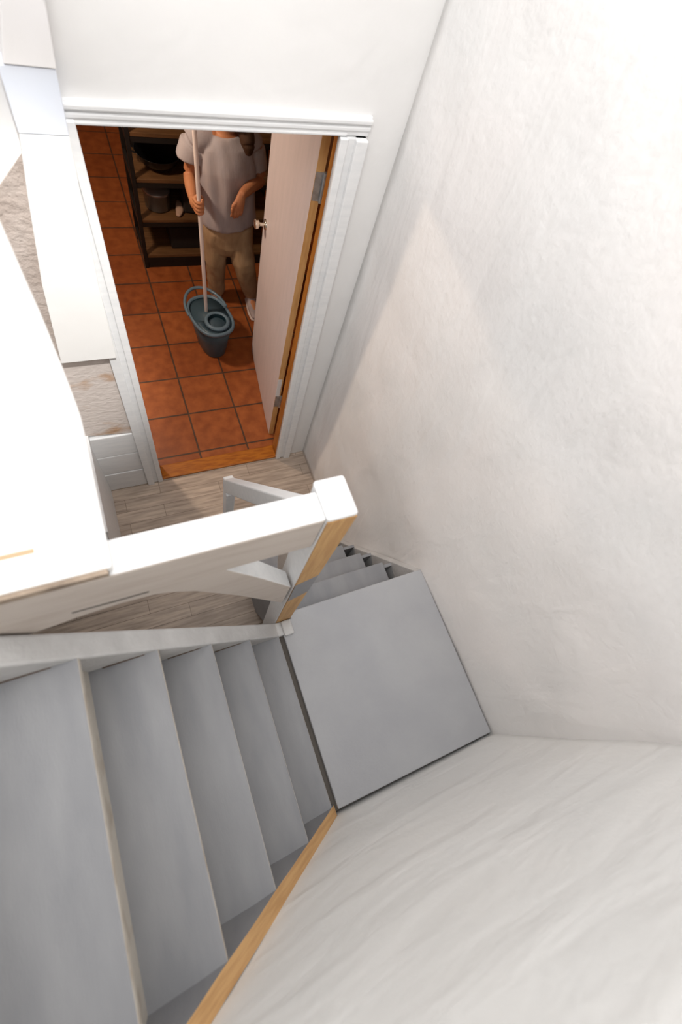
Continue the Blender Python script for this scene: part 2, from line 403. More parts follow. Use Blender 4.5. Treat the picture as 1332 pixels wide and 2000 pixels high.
facing('facing_board', [(pz(2.024), -0.122 * s, -0.002 * s), (pz(2.17), -0.118 * s, 0.006 * s)], 'blue_white', '', -0.004)['label'] = 'cool bluish white length of facing'
facing('facing_board', [(pz(2.172), -0.105 * s, 0.008 * s), (pz(2.285), -0.070 * s, 0.018 * s), (pz(2.9), 0.06 * s, 0.04 * s), (4.9, 0.07, 0.075)], 'warm_white', '', 0.0)['label'] = 'warm white upper length of facing'

# stained bare patch of plaster beneath the facing
bm = bmesh.new()
prism(bm, [(-0.305, 1.538, 0.637), (-0.052, 1.538, 0.600), (-0.045, 1.538, 1.19), (-0.305, 1.538, 1.19)], [(-0.305, 1.552, 0.637), (-0.052, 1.552, 0.600), (-0.045, 1.552, 1.19), (-0.305, 1.552, 1.19)])
struct(finish('trim_2', bm, 'stain'), 'patch of bare plaster with tan stains above the tall baseboard', 'plaster patch')

bm = bmesh.new()  # panel on the door wall with shade painted into its tan
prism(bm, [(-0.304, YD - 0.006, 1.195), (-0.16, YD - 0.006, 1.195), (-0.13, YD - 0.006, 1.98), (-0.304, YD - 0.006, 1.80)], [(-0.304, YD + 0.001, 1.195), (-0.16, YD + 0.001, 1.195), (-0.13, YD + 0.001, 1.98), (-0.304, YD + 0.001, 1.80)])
struct(finish('trim_5', bm, 'shaded_tan'), 'rough tan bare plaster with shade painted in, left of the white facing', 'plaster patch')

# tall boarded baseboards, left
bm = bmesh.new()
for z0, z1, d in ((0, 0.20, 0.018), (0.205, 0.40, 0.016), (0.405, 0.60, 0.018)):
    box(bm, -0.29, -0.062, YD - d, YD + 0.002, z0, z1)
struct(finish('baseboard_door', bm, 'white', bevel=0.006), 'tall white boarded baseboard between left wall and door casing', 'baseboard')
bm = bmesh.new()
box(bm, -0.306, -0.286, 0.98, YD, 0, 0.60); box(bm, -0.306, -0.276, 0.98, YD, 0.60, 0.637)
struct(finish('baseboard_left', bm, 'white', bevel=0.005), 'tall white baseboard along the short left wall', 'baseboard')

# ------------------------------------------------------------------ door casing, lining, threshold, leaf
CAS = empty('trim_3', (0.43, 1.54, 0)); struct(CAS, 'white stepped door casing around the kitchen doorway', 'door casing')
def lean(bm, xb0, xb1, xt0, xt1, y0, y1, z0, z1, y1t=None):
    y1t = y1 if y1t is None else y1t
    prism(bm, [(xb0, y0, z0), (xb1, y0, z0), (xb1, y1, z0), (xb0, y1, z0)], [(xt0, y0, z1), (xt1, y0, z1), (xt1, y1t, z1), (xt0, y1t, z1)])
bm = bmesh.new()      # left leg: inner edge x 0.033 at the floor, 0.020 at the head
for i0, i1, d in ((-0.095, 0.0, 0.018), (-0.095, -0.055, 0.034), (-0.03, 0.0, 0.026)):
    lean(bm, 0.033 + i0, 0.033 + i1, 0.020 + i0, 0.020 + i1, YD - d, YD + 0.001, 0, DZ + 0.012)
finish('casing_leg', bm, 'white', CAS, bevel=0.004)
bm = bmesh.new()      # right leg
for i0, i1, d in ((0.0, 0.10, 0.018), (0.055, 0.10, 0.034), (0.0, 0.03, 0.026)):
    lean(bm, 0.822 + i0, 0.822 + i1, 0.795 + i0, 0.795 + i1, YD - d, YD + 0.001, 0, DZ + 0.012)
finish('casing_leg', bm, 'white', CAS, bevel=0.004)
bm = bmesh.new()      # head, dropping slightly to the left
def head(bm, x0, x1, d, h0, h1):
    f = lambda x: 2.062 + 0.020 * x
    prism(bm, [(x0, YD - d, f(x0) + h0), (x1, YD - d, f(x1) + h0), (x1, YD + 0.001, f(x1) + h0), (x0, YD + 0.001, f(x0) + h0)],
          [(x0, YD - d, f(x0) + h1), (x1, YD - d, f(x1) + h1), (x1, YD + 0.001, f(x1) + h1), (x0, YD + 0.001, f(x0) + h1)])
head(bm, -0.03, 0.90, 0.013, 0, 0.056); head(bm, -0.03, 0.90, 0.022, 0.036, 0.051); head(bm, -0.03, 0.90, 0.019, 0.016, 0.030); head(bm, 0.0, 0.82, 0.017, 0, 0.011)
finish('casing_head', bm, 'white', CAS, bevel=0.004)

D = empty('door_1', (0.835, 1.70, 0)); struct(D, 'pinkish white kitchen door standing open with bare wood edge', 'door')
bm = bmesh.new()
lean(bm, 0.830, 0.866, 0.806, 0.866, YD + 0.002, 1.643, 0, DZ, 1.597)
lean(bm, 0.005, 0.031, 0.0, 0.018, YD + 0.002, YD + 0.12, 0, DZ); box(bm, 0.03, 0.83, YD + 0.03, YD + 0.12, DZ + 0.012, DZ + 0.03)
finish('door_lining', bm, 'orange_wood', D, bevel=0.002)['label'] = 'orange varnished pine door lining'
# leaf: hinge corner to free corner
A = Vector((0.831, 1.742, 0)); B = Vector((0.932, 2.535, 0)); dirv = (B - A).normalized(); nv = Vector((dirv.y, -dirv.x, 0))
def leaf_pt(u, w, z): p = A + dirv * u + nv * w; return (p.x, p.y, z)
def leaf_box(bm, u0, u1, w0, w1, z0, z1, mi=0):
    prism(bm, [leaf_pt(u0, w0, z0), leaf_pt(u1, w0, z0), leaf_pt(u1, w1, z0), leaf_pt(u0, w1, z0)], [leaf_pt(u0, w0, z1), leaf_pt(u1, w0, z1), leaf_pt(u1, w1, z1), leaf_pt(u0, w1, z1)], mi)
Lw = (B - A).length
bm = bmesh.new(); leaf_box(bm, 0.002, Lw, 0, 0.036, 0.008, DZ - 0.01)
finish('door_leaf', bm, 'door_paint', D, bevel=0.002)
bm = bmesh.new(); leaf_box(bm, -0.001, 0.003, 0.0015, 0.035, 0.008, DZ - 0.012)
finish('door_edge', bm, 'door_edge', D)['label'] = 'bare pine hinge edge'
bm = bmesh.new(); leaf_box(bm, -0.0025, 0.001, 0.0005, 0.026, 0.455, 0.62)
finish('paint_patch', bm, 'white', D)['label'] = 'white painted stretch of the hinge edge'
for z in (1.79, 0.40):
    bm = bmesh.new()
    leaf_box(bm, -0.004, 0.001, 0.002, 0.036, z - 0.055, z + 0.055)
    k = leaf_pt(-0.007, 0.038, 0); tube(bm, [(k[0], k[1], z - 0.058), (k[0], k[1], z + 0.058)], [0.008, 0.008], 12)
    h = finish('hinge', bm, 'steel', D); h['label'] = 'zinc hinge'
for sgn in (-1, 1):
    bm = bmesh.new(); w = 0.0 if sgn < 0 else 0.036
    c = Vector(leaf_pt(Lw - 0.065, w, 1.105)); n_ = nv * sgn
    tube(bm, [c - n_ * 0.001, c + n_ * 0.008], [0.030, 0.027], 20)
    tube(bm, [c + n_ * 0.008, c + n_ * 0.035, c + n_ * 0.045, c + n_ * 0.062, c + n_ * 0.070], [0.010, 0.010, 0.024, 0.027, 0.012], 20, sub=5)
    finish('door_knob', bm, 'brass', D, smooth=True)['label'] = 'pale polished metal knob'
bm = bmesh.new(); box(bm, 0.033, 0.829, YD - 0.012, YD + 0.09, 0, 0.016)
struct(finish('trim_4', bm, 'orange_sill', bevel=0.006), 'orange varnished pine threshold under the doorway', 'threshold')

# ------------------------------------------------------------------ stairs
G, RISE = 0.133, 0.207
LZ = 0.994
X0, Z0 = 0.301, 1.000
PIT = RISE / G
LI, LO = 0.203, 0.2592
def rin(x): return -0.436 - max(0, (0.30 - x)) * 0.065
def rout(x): return near_y(x) + 0.001
ST = empty('staircase', (0.1, -0.1, 1.0)); tag(ST, 'upper stair flight painted pale grey, dropping to the square landing', 'stairs')
NT = 7
for i in range(NT):
    xn = X0 - G * i - (0.066 if i > 4 else 0); zn = Z0 + RISE * i
    xb = xn - G - 0.032 - (0.066 if i == 4 else 0)
    bm = bmesh.new()
    prism(bm, [(xn, LI + 0.01, zn - 0.024), (xn, rin(xn) - 0.01, zn - 0.024), (xb, rin(xb) - 0.01, zn - 0.024), (xb, LI + 0.01, zn - 0.024)],
          [(xn, LI + 0.01, zn), (xn, rin(xn) - 0.01, zn), (xb, rin(xb) - 0.01, zn), (xb, LI + 0.01, zn)])
    for f in bm.faces:
        c = f.calc_center_median()
        f.material_index = 1 if abs(c.x - xn) < 1e-4 else 0
    finish('tread', bm, ['grey', 'lit_edge'], ST, bevel=0.004)
    bm = bmesh.new(); zb = zn - RISE if i else 0.72
    box(bm, xn - 0.046, xn - 0.028, rin(xn) - 0.008, LI + 0.008, zb, zn - 0.022)
    finish('riser', bm, 'lit_edge' if i else 'dark_gap', ST)
# left closed stringer
def pitch(x): return Z0 + PIT * (X0 - x)
XE = X0 - G * NT
bm = bmesh.new(); n = 40
top = [(X0 + 0.028, Z0 - 0.004)] + [(X0 - (X0 - XE) * i / n, pitch(X0 - (X0 - XE) * i / n)) for i in range(n + 1)]
bot = [(XE, pitch(XE) - 0.50), (X0 + 0.028, Z0 - 0.56)]
ring = top + bot
prism(bm, [(x, LI, z) for x, z in ring], [(x, LO, z) for x, z in ring])
finish('stringer', bm, 'string', ST, bevel=0.006)['label'] = 'off white stringer on the open side'
for i in range(1, NT - 1):
    xn = X0 - G * i - (0.066 if i > 4 else 0); zn = Z0 + RISE * i
    xb = xn - G + 0.004 - (0.066 if i == 4 else 0); xe = xn - 0.25 * (xn - xb)
    bm = bmesh.new(); lo_, up_ = [], []
    for k in range(13):
        x = xb + (xe - xb) * k / 12; t = 0.0055 * (1 - (k / 12) ** 2) + 0.0006
        lo_.append((x, zn - 0.001)); up_.append((x, zn + t))
    rg = lo_ + up_[::-1]
    prism(bm, [(x, LI - 0.0025, z) for x, z in rg], [(x, LI + 0.002, z) for x, z in rg])
    finish('dark_joint', bm, 'joint_shade', ST)  # dark joint strip, wedge shade at the tread end put into it
# right stringer against the near wall: bare pine top, grey inner face
bm = bmesh.new()
tx = [X0 + 0.012 - (X0 + 0.012 - XE) * i / n for i in range(n + 1)]
def quadstrip(fa, fb, mi):
    va = [bm.verts.new(fa(x)) for x in tx]; vb = [bm.verts.new(fb(x)) for x in tx]
    for i in range(n):
        f = bm.faces.new((va[i], va[i + 1], vb[i + 1], vb[i])); f.material_index = mi
wob = lambda x: 0.0025 * noise.noise(Vector((x * 14, 5, 0)))
quadstrip(lambda x: (x, rin(x) + wob(x), pitch(x)), lambda x: (x, rout(x), pitch(x)), 1)
quadstrip(lambda x: (x, rin(x) + wob(x), pitch(x)), lambda x: (x, rin(x) + wob(x), pitch(x) - 0.46), 0)
quadstrip(lambda x: (x, rout(x), pitch(x)), lambda x: (x, rout(x), pitch(x) - 0.46), 0)
quadstrip(lambda x: (x, rin(x) + wob(x), pitch(x) - 0.46), lambda x: (x, rout(x), pitch(x) - 0.46), 0)
bmesh.ops.remove_doubles(bm, verts=bm.verts[:], dist=1e-5)
bmesh.ops.holes_fill(bm, edges=[e for e in bm.edges if e.is_boundary], sides=8)
for f in bm.faces:
    if abs(f.normal.x) > 0.9 and len(f.verts) == 4 and f.calc_area() > 0.005 and abs(f.calc_center_median().x - tx[0]) < 1e-3: f.material_index = 1
finish('stringer', bm, ['grey', 'pine'], ST, bevel=0.0)['label'] = 'stringer against the wall with bare pine top edge'

# landing
LA = empty('stair_landing', (0.68, -0.08, 0.99)); tag(LA, 'square pale grey landing board in the corner between the two walls', 'landing')
bm = bmesh.new()
LX0, LX1, LY0, LY1 = 0.322, XW - 0.010, -0.452, 0.287
def lring(z): return [(LX0, -0.452, z), (LX1, -0.452, z), (LX1, LY1, z), (0.372, LY1, z), (0.372, 0.2585, z), (LX0, 0.2585, z)]
prism(bm, lring(LZ - 0.028), lring(LZ))
finish('landing_board', bm, 'grey_land', LA, bevel=0.004)
bm = bmesh.new(); box(bm, 0.388, LX1, LY1 - 0.03, LY1 - 0.012, 0.75, LZ - 0.028)
finish('riser', bm, 'grey', LA)
bm = bmesh.new(); box(bm, X0 - 0.0, XW - 0.001, -0.46, LY1 - 0.03, LZ - 0.075, LZ - 0.030)
finish('joist_deck', bm, 'dark_gap', LA)
bm = bmesh.new(); box(bm, 0.324, 0.366, 0.196, 0.2580, LZ, LZ + 0.016)
finish('end_block', bm, 'string', LA, bevel=0.006)['label'] = 'small off white block at the foot of the stringer'

# lower flight, down towards the doorway
LF = empty('staircase', (0.68, 0.5, 0.3)); tag(LF, 'lower stair flight below the landing, painted pale grey, facing the doorway', 'stairs')
g2, r2 = 0.125, 0.2
for i in range(1, 5):
    yn = LY1 + g2 * i; zn = LZ - r2 * i
    bm = bmesh.new(); box(bm, 0.387, 0.958 - 0.012 * i, yn - g2 - 0.014, yn, zn - 0.024, zn)
    finish('tread', bm, 'grey', LF, bevel=0.004)
    bm = bmesh.new(); box(bm, 0.387, 1.0, yn - 0.028, yn - 0.012, zn - r2 + (0.006 if i == 4 else 0), zn - 0.022)
    finish('riser', bm, 'grey', LF)
p2 = r2 / g2 * 1.12
def lower_string(x0, x1, material, label, over):
    bm = bmesh.new()
    yA = LY1 - 0.005; zA = LZ + over
    yB = yA + (zA - 0.0) / p2
    ring = [(yA, zA), (yB, 0.0), (yB - 0.32, 0.0), (yA, zA - 0.52)]
    prism(bm, [(x0, y, z) for y, z in ring], [(x1, y, z) for y, z in ring])
    finish('stringer', bm, material, LF, bevel=0.004)['label'] = label
lower_string(0.998, XW - 0.002, 'string', 'off white stringer against the right wall', 0.002)
lower_string(0.367, 0.388, 'grey', 'grey stringer on the open side', -0.03)

# ------------------------------------------------------------------ balustrade
BA = empty('stair_railing', (0.31, 0.30, 0)); tag(BA, 'white timber railing with square newel and beam above the open stairwell', 'railing')
NX0, NX1, NY0, NY1, NZ = 0.279, 0.344, 0.262, 0.347, 2.112
def nx(z, k): return k + (0.027 if k < 0.31 else 0.022) * (NZ - z) / 1.118      # the newel leans a little
def newel(bm, k0, k1, y0, y1, z0, z1):
    prism(bm, [(nx(z0, k0), y0, z0), (nx(z0, k1), y0, z0), (nx(z0, k1), y1, z0), (nx(z0, k0), y1, z0)],
          [(nx(z1, k0), y0, z1), (nx(z1, k1), y0, z1), (nx(z1, k1), y1, z1), (nx(z1, k0), y1, z1)])
bm = bmesh.new(); newel(bm, NX0, NX1, NY0, NY1, 0.0, NZ - 0.014)
finish('newel_post', bm, ['white'], BA, bevel=0.005)
bm = bmesh.new(); box(bm, NX0 - 0.001, NX1 + 0.002, NY0 - 0.002, NY1 + 0.002, NZ - 0.016, NZ)
finish('newel_cap', bm, 'white', BA, bevel=0.007, seg=3)
bm = bmesh.new(); newel(bm, NX0 + 0.002, NX1 + 0.0015, NY0 - 0.0022, NY0 + 0.004, 0.97, NZ - 0.017)
pf = finish('bare_face', bm, 'pine_v', BA); pf['label'] = 'bare pine front face of the newel'
bm = bmesh.new()
pp = [(NX0 + 0.002, 1.40), (NX1 + 0.0015, 1.47), (NX1 + 0.0015, 1.66), (NX0 + 0.002, 1.61)]
prism(bm, [(nx(z, k), NY0 - 0.0030, z) for k, z in pp], [(nx(z, k), NY0, z) for k, z in pp])
finish('paint_patch', bm, 'grey', BA)['label'] = 'grey painted band across the bare newel face'
bm = bmesh.new(); box(bm, -1.45, NX0 - 0.002, NY0, 0.326, 1.958, NZ - 0.0005)
bm.normal_update(); bmesh.ops.recalc_face_normals(bm, faces=bm.faces[:])
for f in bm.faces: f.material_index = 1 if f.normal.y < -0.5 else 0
finish('top_rail', bm, ['white', 'white_shaded'], BA, bevel=0.006)
# knee brace from newel up to the rail, curved under edge running on as a plaster web to the left
bm = bmesh.new()
ring = [(0.283, 1.590), (0.180, 1.790), (0.085, 1.960), (0.020, 1.960), (-0.031, 1.960), (-0.28, 1.960), (-0.42, 1.960), (-0.42, 1.82)]
under = [(-0.285, 1.885), (-0.20, 1.912), (-0.12, 1.925), (-0.06, 1.922), (-0.031, 1.904), (0.017, 1.858), (0.12, 1.69), (0.22, 1.50), (0.283, 1.384)]
ring = ring + under
lo_ = [(x, 0.2635, z) for x, z in ring]; hi_ = [(x, 0.315, z) for x, z in ring]
prism(bm, lo_, hi_)
bmesh.ops.recalc_face_normals(bm, faces=bm.faces[:])
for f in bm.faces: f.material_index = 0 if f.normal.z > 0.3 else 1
finish('brace', bm, ['white', 'white_shaded'], BA, bevel=0.003)
bm = bmesh.new()
lo, up = [], []
for i in range(31):
    x = -0.20 + 0.135 * i / 30; t = 0.0002 + max(0.0, noise.noise(Vector((x * 28, 2.3, 0)))) * 0.0035
    lo.append((x, 1.9575 - t)); up.append((x, 1.9575 + t))
rg = lo + up[::-1]
prism(bm, [(x, 0.2610, z) for x, z in rg], [(x, 0.2640, z) for x, z in rg])
finish('dark_joint', bm, 'dark_gap', BA)['label'] = 'dark open joint under the beam'
# lower handrail, its bracket and second post
rx0, rx1 = 0.290, 0.338
bm = bmesh.new()
ring = [(0.349, 1.985), (0.349, 1.865), (0.50, 1.62), (0.99, 0.772), (1.02, 0.80), (1.02, 0.885), (0.995, 0.905), (0.40, 1.905)]
prism(bm, [(rx0, y, z) for y, z in ring], [(rx1, y, z) for y, z in ring])
finish('lower_rail', bm, 'white', BA, bevel=0.005)
bm = bmesh.new(); box(bm, rx0 + 0.002, rx1 - 0.002, 0.955, 1.015, 0.0, 0.80)
finish('lower_post', bm, 'white', BA, bevel=0.004)
bm = bmesh.new()
ring = [(0.349, 1.875), (0.455, 1.695)]
for k in range(9):
    t = k / 8; ring.append((0.455 - 0.106 * t - 0.03 * math.sin(math.pi * t) * 0, 1.695 - 0.38 * t + 0.075 * math.sin(math.pi * t) * -1))
prism(bm, [(0.305, y, z) for y, z in ring], [(0.342, y, z) for y, z in ring])
finish('bracket', bm, 'white_shaded', BA, bevel=0.003)['label'] = 'curved bracket under the lower handrail'

# ------------------------------------------------------------------ kitchen: shelf unit and what stands on it
SH = empty('shelf_unit', (0.8, 3.7, 0)); tag(SH, 'open shelf unit with black frame and brown boards behind the person', 'shelf')
sx0, sx1, sy0, sy1 = 0.316, 1.40, 3.49, 3.86
for x in (sx0, sx1 - 0.028):
    for y in (sy0, sy1 - 0.028):
        bm = bmesh.new(); box(bm, x, x + 0.028, y, y + 0.028, 0, 1.40); finish('post', bm, 'dark_metal', SH, bevel=0.002)
for z in (0.115, 0.41, 0.70, 0.985, 1.28):
    bm = bmesh.new(); box(bm, sx0 + 0.028, sx1 - 0.028, sy0 + 0.006, sy1 - 0.005, z - 0.026, z)
    finish('shelf_board', bm, 'shelf_wood', SH, bevel=0.003)
    bm = bmesh.new(); box(bm, sx0 + 0.028, sx1 - 0.028, sy0 + 0.004, sy0 + 0.022, z - 0.058, z - 0.027); box(bm, sx0, sx0 + 0.02, sy0 + 0.028, sy1 - 0.028, z - 0.05, z - 0.0)
    finish('rail', bm, 'dark_metal', SH)
bm = bmesh.new(); box(bm, sx0 + 0.03, sx1 - 0.03, sy0 + 0.008, sy0 + 0.03, 0.0, 0.055); finish('plinth', bm, 'dark_metal', SH)
bm = bmesh.new(); box(bm, sx0 + 0.028, sx1 - 0.028, sy1 - 0.012, sy1 - 0.002, 0.1, 1.30); finish('back_panel', bm, 'dark_metal', SH)

def lathe(bm, prof, c, seg=28):
    rings = [[Vector((c[0] + r * math.cos(2 * math.pi * k / seg), c[1] + r * math.sin(2 * math.pi * k / seg), c[2] + z)) for k in range(seg)] for r, z in prof]
    loft(bm, rings)
PN = empty('wok', (0.53, 3.65, 0.70)); tag(PN, 'big round black wok on the second shelf from the top', 'pan')
bm = bmesh.new(); lathe(bm, [(0.055, 0.001), (0.10, 0.02), (0.14, 0.06), (0.152, 0.10), (0.158, 0.102), (0.150, 0.098), (0.13, 0.06), (0.09, 0.028), (0.02, 0.014)], (0.53, 3.65, 0.70)); finish('bowl', bm, 'black_pan', PN, smooth=True)
for sx in (-1, 1):
    bm = bmesh.new(); tube(bm, [(0.53 + sx * 0.15, 3.62, 0.795), (0.53 + sx * 0.185, 3.625, 0.805), (0.53 + sx * 0.185, 3.675, 0.805), (0.53 + sx * 0.15, 3.68, 0.795)], [0.006] * 4, 8); finish('handle', bm, 'black_pan', PN, smooth=True)
PT = empty('stock_pot', (0.88, 3.67, 0.70)); tag(PT, 'black pot with handles right of the wok, behind the raised arm', 'pot')
bm = bmesh.new(); lathe(bm, [(0.10, 0.001), (0.105, 0.01), (0.108, 0.17), (0.113, 0.175), (0.10, 0.172), (0.098, 0.02), (0.02, 0.012)], (0.88, 3.67, 0.70)); finish('body', bm, 'black_pan', PT, smooth=True)
for sx in (-1, 1):
    bm = bmesh.new(); tube(bm, [(0.88 + sx * 0.105, 3.64, 0.83), (0.88 + sx * 0.135, 3.645, 0.83), (0.88 + sx * 0.135, 3.695, 0.83), (0.88 + sx * 0.105, 3.70, 0.83)], [0.006] * 4, 8); finish('handle', bm, 'black_pan', PT, smooth=True)
GJ = empty('saucepan', (0.49, 3.65, 0.41)); tag(GJ, 'smoky grey lidded pan on the middle shelf', 'pan')
bm = bmesh.new(); lathe(bm, [(0.085, 0.001), (0.092, 0.01), (0.095, 0.12), (0.10, 0.122), (0.09, 0.121), (0.02, 0.120)], (0.49, 3.65, 0.41)); finish('body', bm, 'glass_grey', GJ, smooth=True)
bm = bmesh.new(); lathe(bm, [(0.10, 0.123), (0.095, 0.135), (0.05, 0.150), (0.015, 0.154), (0.014, 0.172), (0.020, 0.178), (0.012, 0.186)], (0.49, 3.65, 0.41)); finish('lid', bm, 'tin', GJ, smooth=True)
bm = bmesh.new()
prism(bm, [(0.66, 3.56, 0.411), (0.79, 3.54, 0.411), (0.82, 3.76, 0.411), (0.68, 3.78, 0.411)], [(0.675, 3.575, 0.60), (0.775, 3.56, 0.62), (0.80, 3.74, 0.62), (0.69, 3.76, 0.60)])
tag(finish('cloth_bag', bm, 'cloth_box', bevel=0.02, seg=3), 'dark fabric bag on the middle shelf beside the grey pan', 'bag')
bm = bmesh.new(); tube(bm, [(0.615, 3.525, 0.424), (0.635, 3.57, 0.43), (0.645, 3.63, 0.432), (0.65, 3.68, 0.424)], [(0.018, 0.012), (0.030, 0.016), (0.026, 0.018), (0.016, 0.012)], 12, True)
tag(finish('folded_cloth', bm, 'sandal', smooth=True), 'pale tan rolled cloth on the middle shelf in front of the dark bag', 'cloth')
bm = bmesh.new(); prism(bm, [(0.55, 3.56, 0.116), (0.88, 3.56, 0.116), (0.88, 3.82, 0.116), (0.55, 3.82, 0.116)], [(0.545, 3.555, 0.30), (0.885, 3.555, 0.30), (0.885, 3.825, 0.30), (0.545, 3.825, 0.30)])
tag(finish('storage_box', bm, 'cloth_box', bevel=0.008), 'dark fabric storage box on the lowest shelf', 'box')

# ------------------------------------------------------------------ bucket and mop
BC = Vector((0.634, 2.635, 0))
BK = empty('mop_bucket', BC); tag(BK, 'blue grey oval mop bucket with round wringer on the terracotta floor', 'bucket')
BA_ = math.radians(-12)
def oval(z, a, b, cy=0.0, seg=40, p=2.5):
    r = []
    for k in range(seg):
        t = 2 * math.pi * k / seg; c, s_ = math.cos(t), math.sin(t)
        x = a * math.copysign(abs(c) ** (2 / p), c); y = b * math.copysign(abs(s_) ** (2 / p), s_) + cy
        xx = x * math.cos(BA_) + y * -math.sin(BA_) * -1; yy = -x * math.sin(BA_) * -1 + y * math.cos(BA_)
        xx = x * math.cos(BA_) - y * math.sin(BA_) * -1 if False else x * math.cos(-BA_) - y * math.sin(-BA_); yy = x * math.sin(-BA_) + y * math.cos(-BA_)
        r.append(Vector((BC.x + xx, BC.y + yy, z)))
    return r
bm = bmesh.new()
loft(bm, [oval(0.001, 0.082, 0.125, -0.01), oval(0.012, 0.088, 0.13, -0.01), oval(0.15, 0.112, 0.158), oval(0.285, 0.134, 0.186)], True)
finish('body', bm, 'bucket', BK, smooth=True)
bm = bmesh.new()
loft(bm, [oval(0.2845, 0.130, 0.182), oval(0.292, 0.128, 0.180), oval(0.16, 0.106, 0.15), oval(0.03, 0.084, 0.124, -0.01)], False)
bmesh.ops.holes_fill(bm, edges=[e for e in bm.edges if e.is_boundary and e.verts[0].co.z < 0.1], sides=100)
finish('lining', bm, 'bucket_in', BK, smooth=True)['label'] = 'dark teal inside of the bucket'
bm = bmesh.new()
loft(bm, [oval(0.277, 0.136, 0.188), oval(0.278, 0.147, 0.199), oval(0.292, 0.150, 0.202), oval(0.304, 0.145, 0.197), oval(0.304, 0.132, 0.184), oval(0.288, 0.128, 0.180)], False)
finish('rim', bm, 'rim', BK, smooth=True)
def bl(x, y, z):
    return Vector((BC.x + x * math.cos(-BA_) - y * math.sin(-BA_), BC.y + x * math.sin(-BA_) + y * math.cos(-BA_), z))
wc = bl(0.012, -0.078, 0)
bm = bmesh.new()
rr = [(0.088, 0.296), (0.092, 0.306), (0.086, 0.318), (0.072, 0.322), (0.064, 0.314), (0.056, 0.262), (0.044, 0.215)]
loft(bm, [[Vector((wc.x + r * math.cos(2 * math.pi * k / 32), wc.y + r * math.sin(2 * math.pi * k / 32), z)) for k in range(32)] for r, z in rr], False)
for f in bm.faces: f.material_index = 1 if f.calc_center_median().z < 0.31 and (f.calc_center_median() - wc).xy.length < 0.07 else 0
o = finish('wringer_ring', bm, ['rim', 'bucket_in'], BK, smooth=True)
sm = o.modifiers.new('wall', 'SOLIDIFY'); sm.thickness = 0.003
bm = bmesh.new()
lathe(bm, [(0.046, 0.214), (0.044, 0.205), (0.012, 0.200)], (wc.x, wc.y, 0)); finish('wringer_base', bm, 'bucket', BK, smooth=True)
# deck plate that carries the wringer
bm = bmesh.new()
front = [p for p in oval(0.290, 0.127, 0.179)]
outer = [p for p in front if (p - Vector((BC.x, BC.y, 0.29))).y < 0.0 - 0.005]
ang = lambda p: math.atan2(p.y - wc.y, p.x - wc.x)
inner = [Vector((wc.x + 0.087 * math.cos(ang(p)), wc.y + 0.087 * math.sin(ang(p)), 0.290)) for p in outer]
va = [bm.verts.new(p) for p in outer]; vb = [bm.verts.new(p) for p in inner]
for i in range(len(va) - 1): bm.faces.new((va[i], va[i + 1], vb[i + 1], vb[i]))
o = finish('wringer_deck', bm, 'bucket', BK, smooth=True)
sm = o.modifiers.new('thickness', 'SOLIDIFY'); sm.thickness = 0.003
# bail handle folded back
bm = bmesh.new()
hp = []
for k in range(13):
    t = math.pi * k / 12
    hp.append(bl(0.146 * math.cos(t), 0.05 + 0.205 * math.sin(t), 0.298 + 0.022 * math.sin(t)))
tube(bm, hp, [0.011] * 13, 10, True); finish('handle', bm, 'rim', BK, smooth=True)

MP = empty('mop', (0.622, 2.69, 0.07)); tag(MP, 'white handled mop standing in the bucket, held by the person', 'mop')
mb, mt = Vector((0.6205, 2.688, 0.10)), Vector((0.585, 2.715, 1.47))
def stick(z): t = (z - mb.z) / (mt.z - mb.z); return mb.lerp(mt, t)
bm = bmesh.new(); tube(bm, [mb, mt], [0.0125, 0.0125], 16, True, sub=1); finish('mop_handle', bm, 'stick', MP, smooth=True)
bm = bmesh.new()
tube(bm, [mb + Vector((0, 0, 0.06)), mb + Vector((0, 0, -0.005))], [0.016, 0.03], 14, sub=2)
finish('socket', bm, 'rim', MP, smooth=True)
bm = bmesh.new()
for k in range(22):
    a = 2 * math.pi * k / 22 + random.uniform(-.1, .1); r = random.uniform(0.035, 0.062)
    c = mb
    tube(bm, [c + Vector((0.015 * math.cos(a), 0.015 * math.sin(a), 0.0)), c + Vector((0.6 * r * math.cos(a), 0.6 * r * math.sin(a), -0.02)), c + Vector((r * math.cos(a), r * math.sin(a) * 0.8, -0.055))], [0.007, 0.008, 0.007], 8, True)
finish('mop_strings', bm, 'mop', MP, smooth=True)['kind'] = 'stuff'

# ------------------------------------------------------------------ person
PE = empty('person', (0.88, 3.05, 0)); tag(PE, 'person in grey t-shirt and tan trousers holding the mop beside the open door', 'person')
PE_parent = PE
bm = bmesh.new()
# trunk, legs, arms, neck, head
tube(bm, [(0.845, 3.02, 0.66), (0.842, 3.01, 0.80), (0.836, 2.985, 0.95), (0.825, 2.965, 1.12), (0.815, 2.965, 1.25), (0.812, 2.965, 1.315)], [(0.14, 0.10), (0.155, 0.105), (0.14, 0.095), (0.16, 0.105), (0.15, 0.09), (0.06, 0.06)], 28, True, up=(0, 1, 0))
tube(bm, [(0.765, 3.02, 0.70), (0.770, 3.03, 0.46), (0.800, 3.12, 0.10), (0.800, 3.125, 0.07)], [0.085, 0.056, 0.038, 0.038], 18, True)
tube(bm, [(0.935, 3.01, 0.70), (0.965, 2.955, 0.46), (1.062, 3.04, 0.12), (1.064, 3.03, 0.07)], [0.085, 0.056, 0.038, 0.038], 18, True)
tube(bm, [(0.800, 3.125, 0.055), (0.785, 3.05, 0.045), (0.775, 2.97, 0.035)], [0.036, 0.036, 0.028], 14, True)
tube(bm, [(1.064, 3.03, 0.06), (1.060, 2.96, 0.045), (1.055, 2.88, 0.035)], [0.036, 0.036, 0.028], 14, True)
shR, shL = (0.652, 2.97, 1.262), (0.978, 2.97, 1.262)
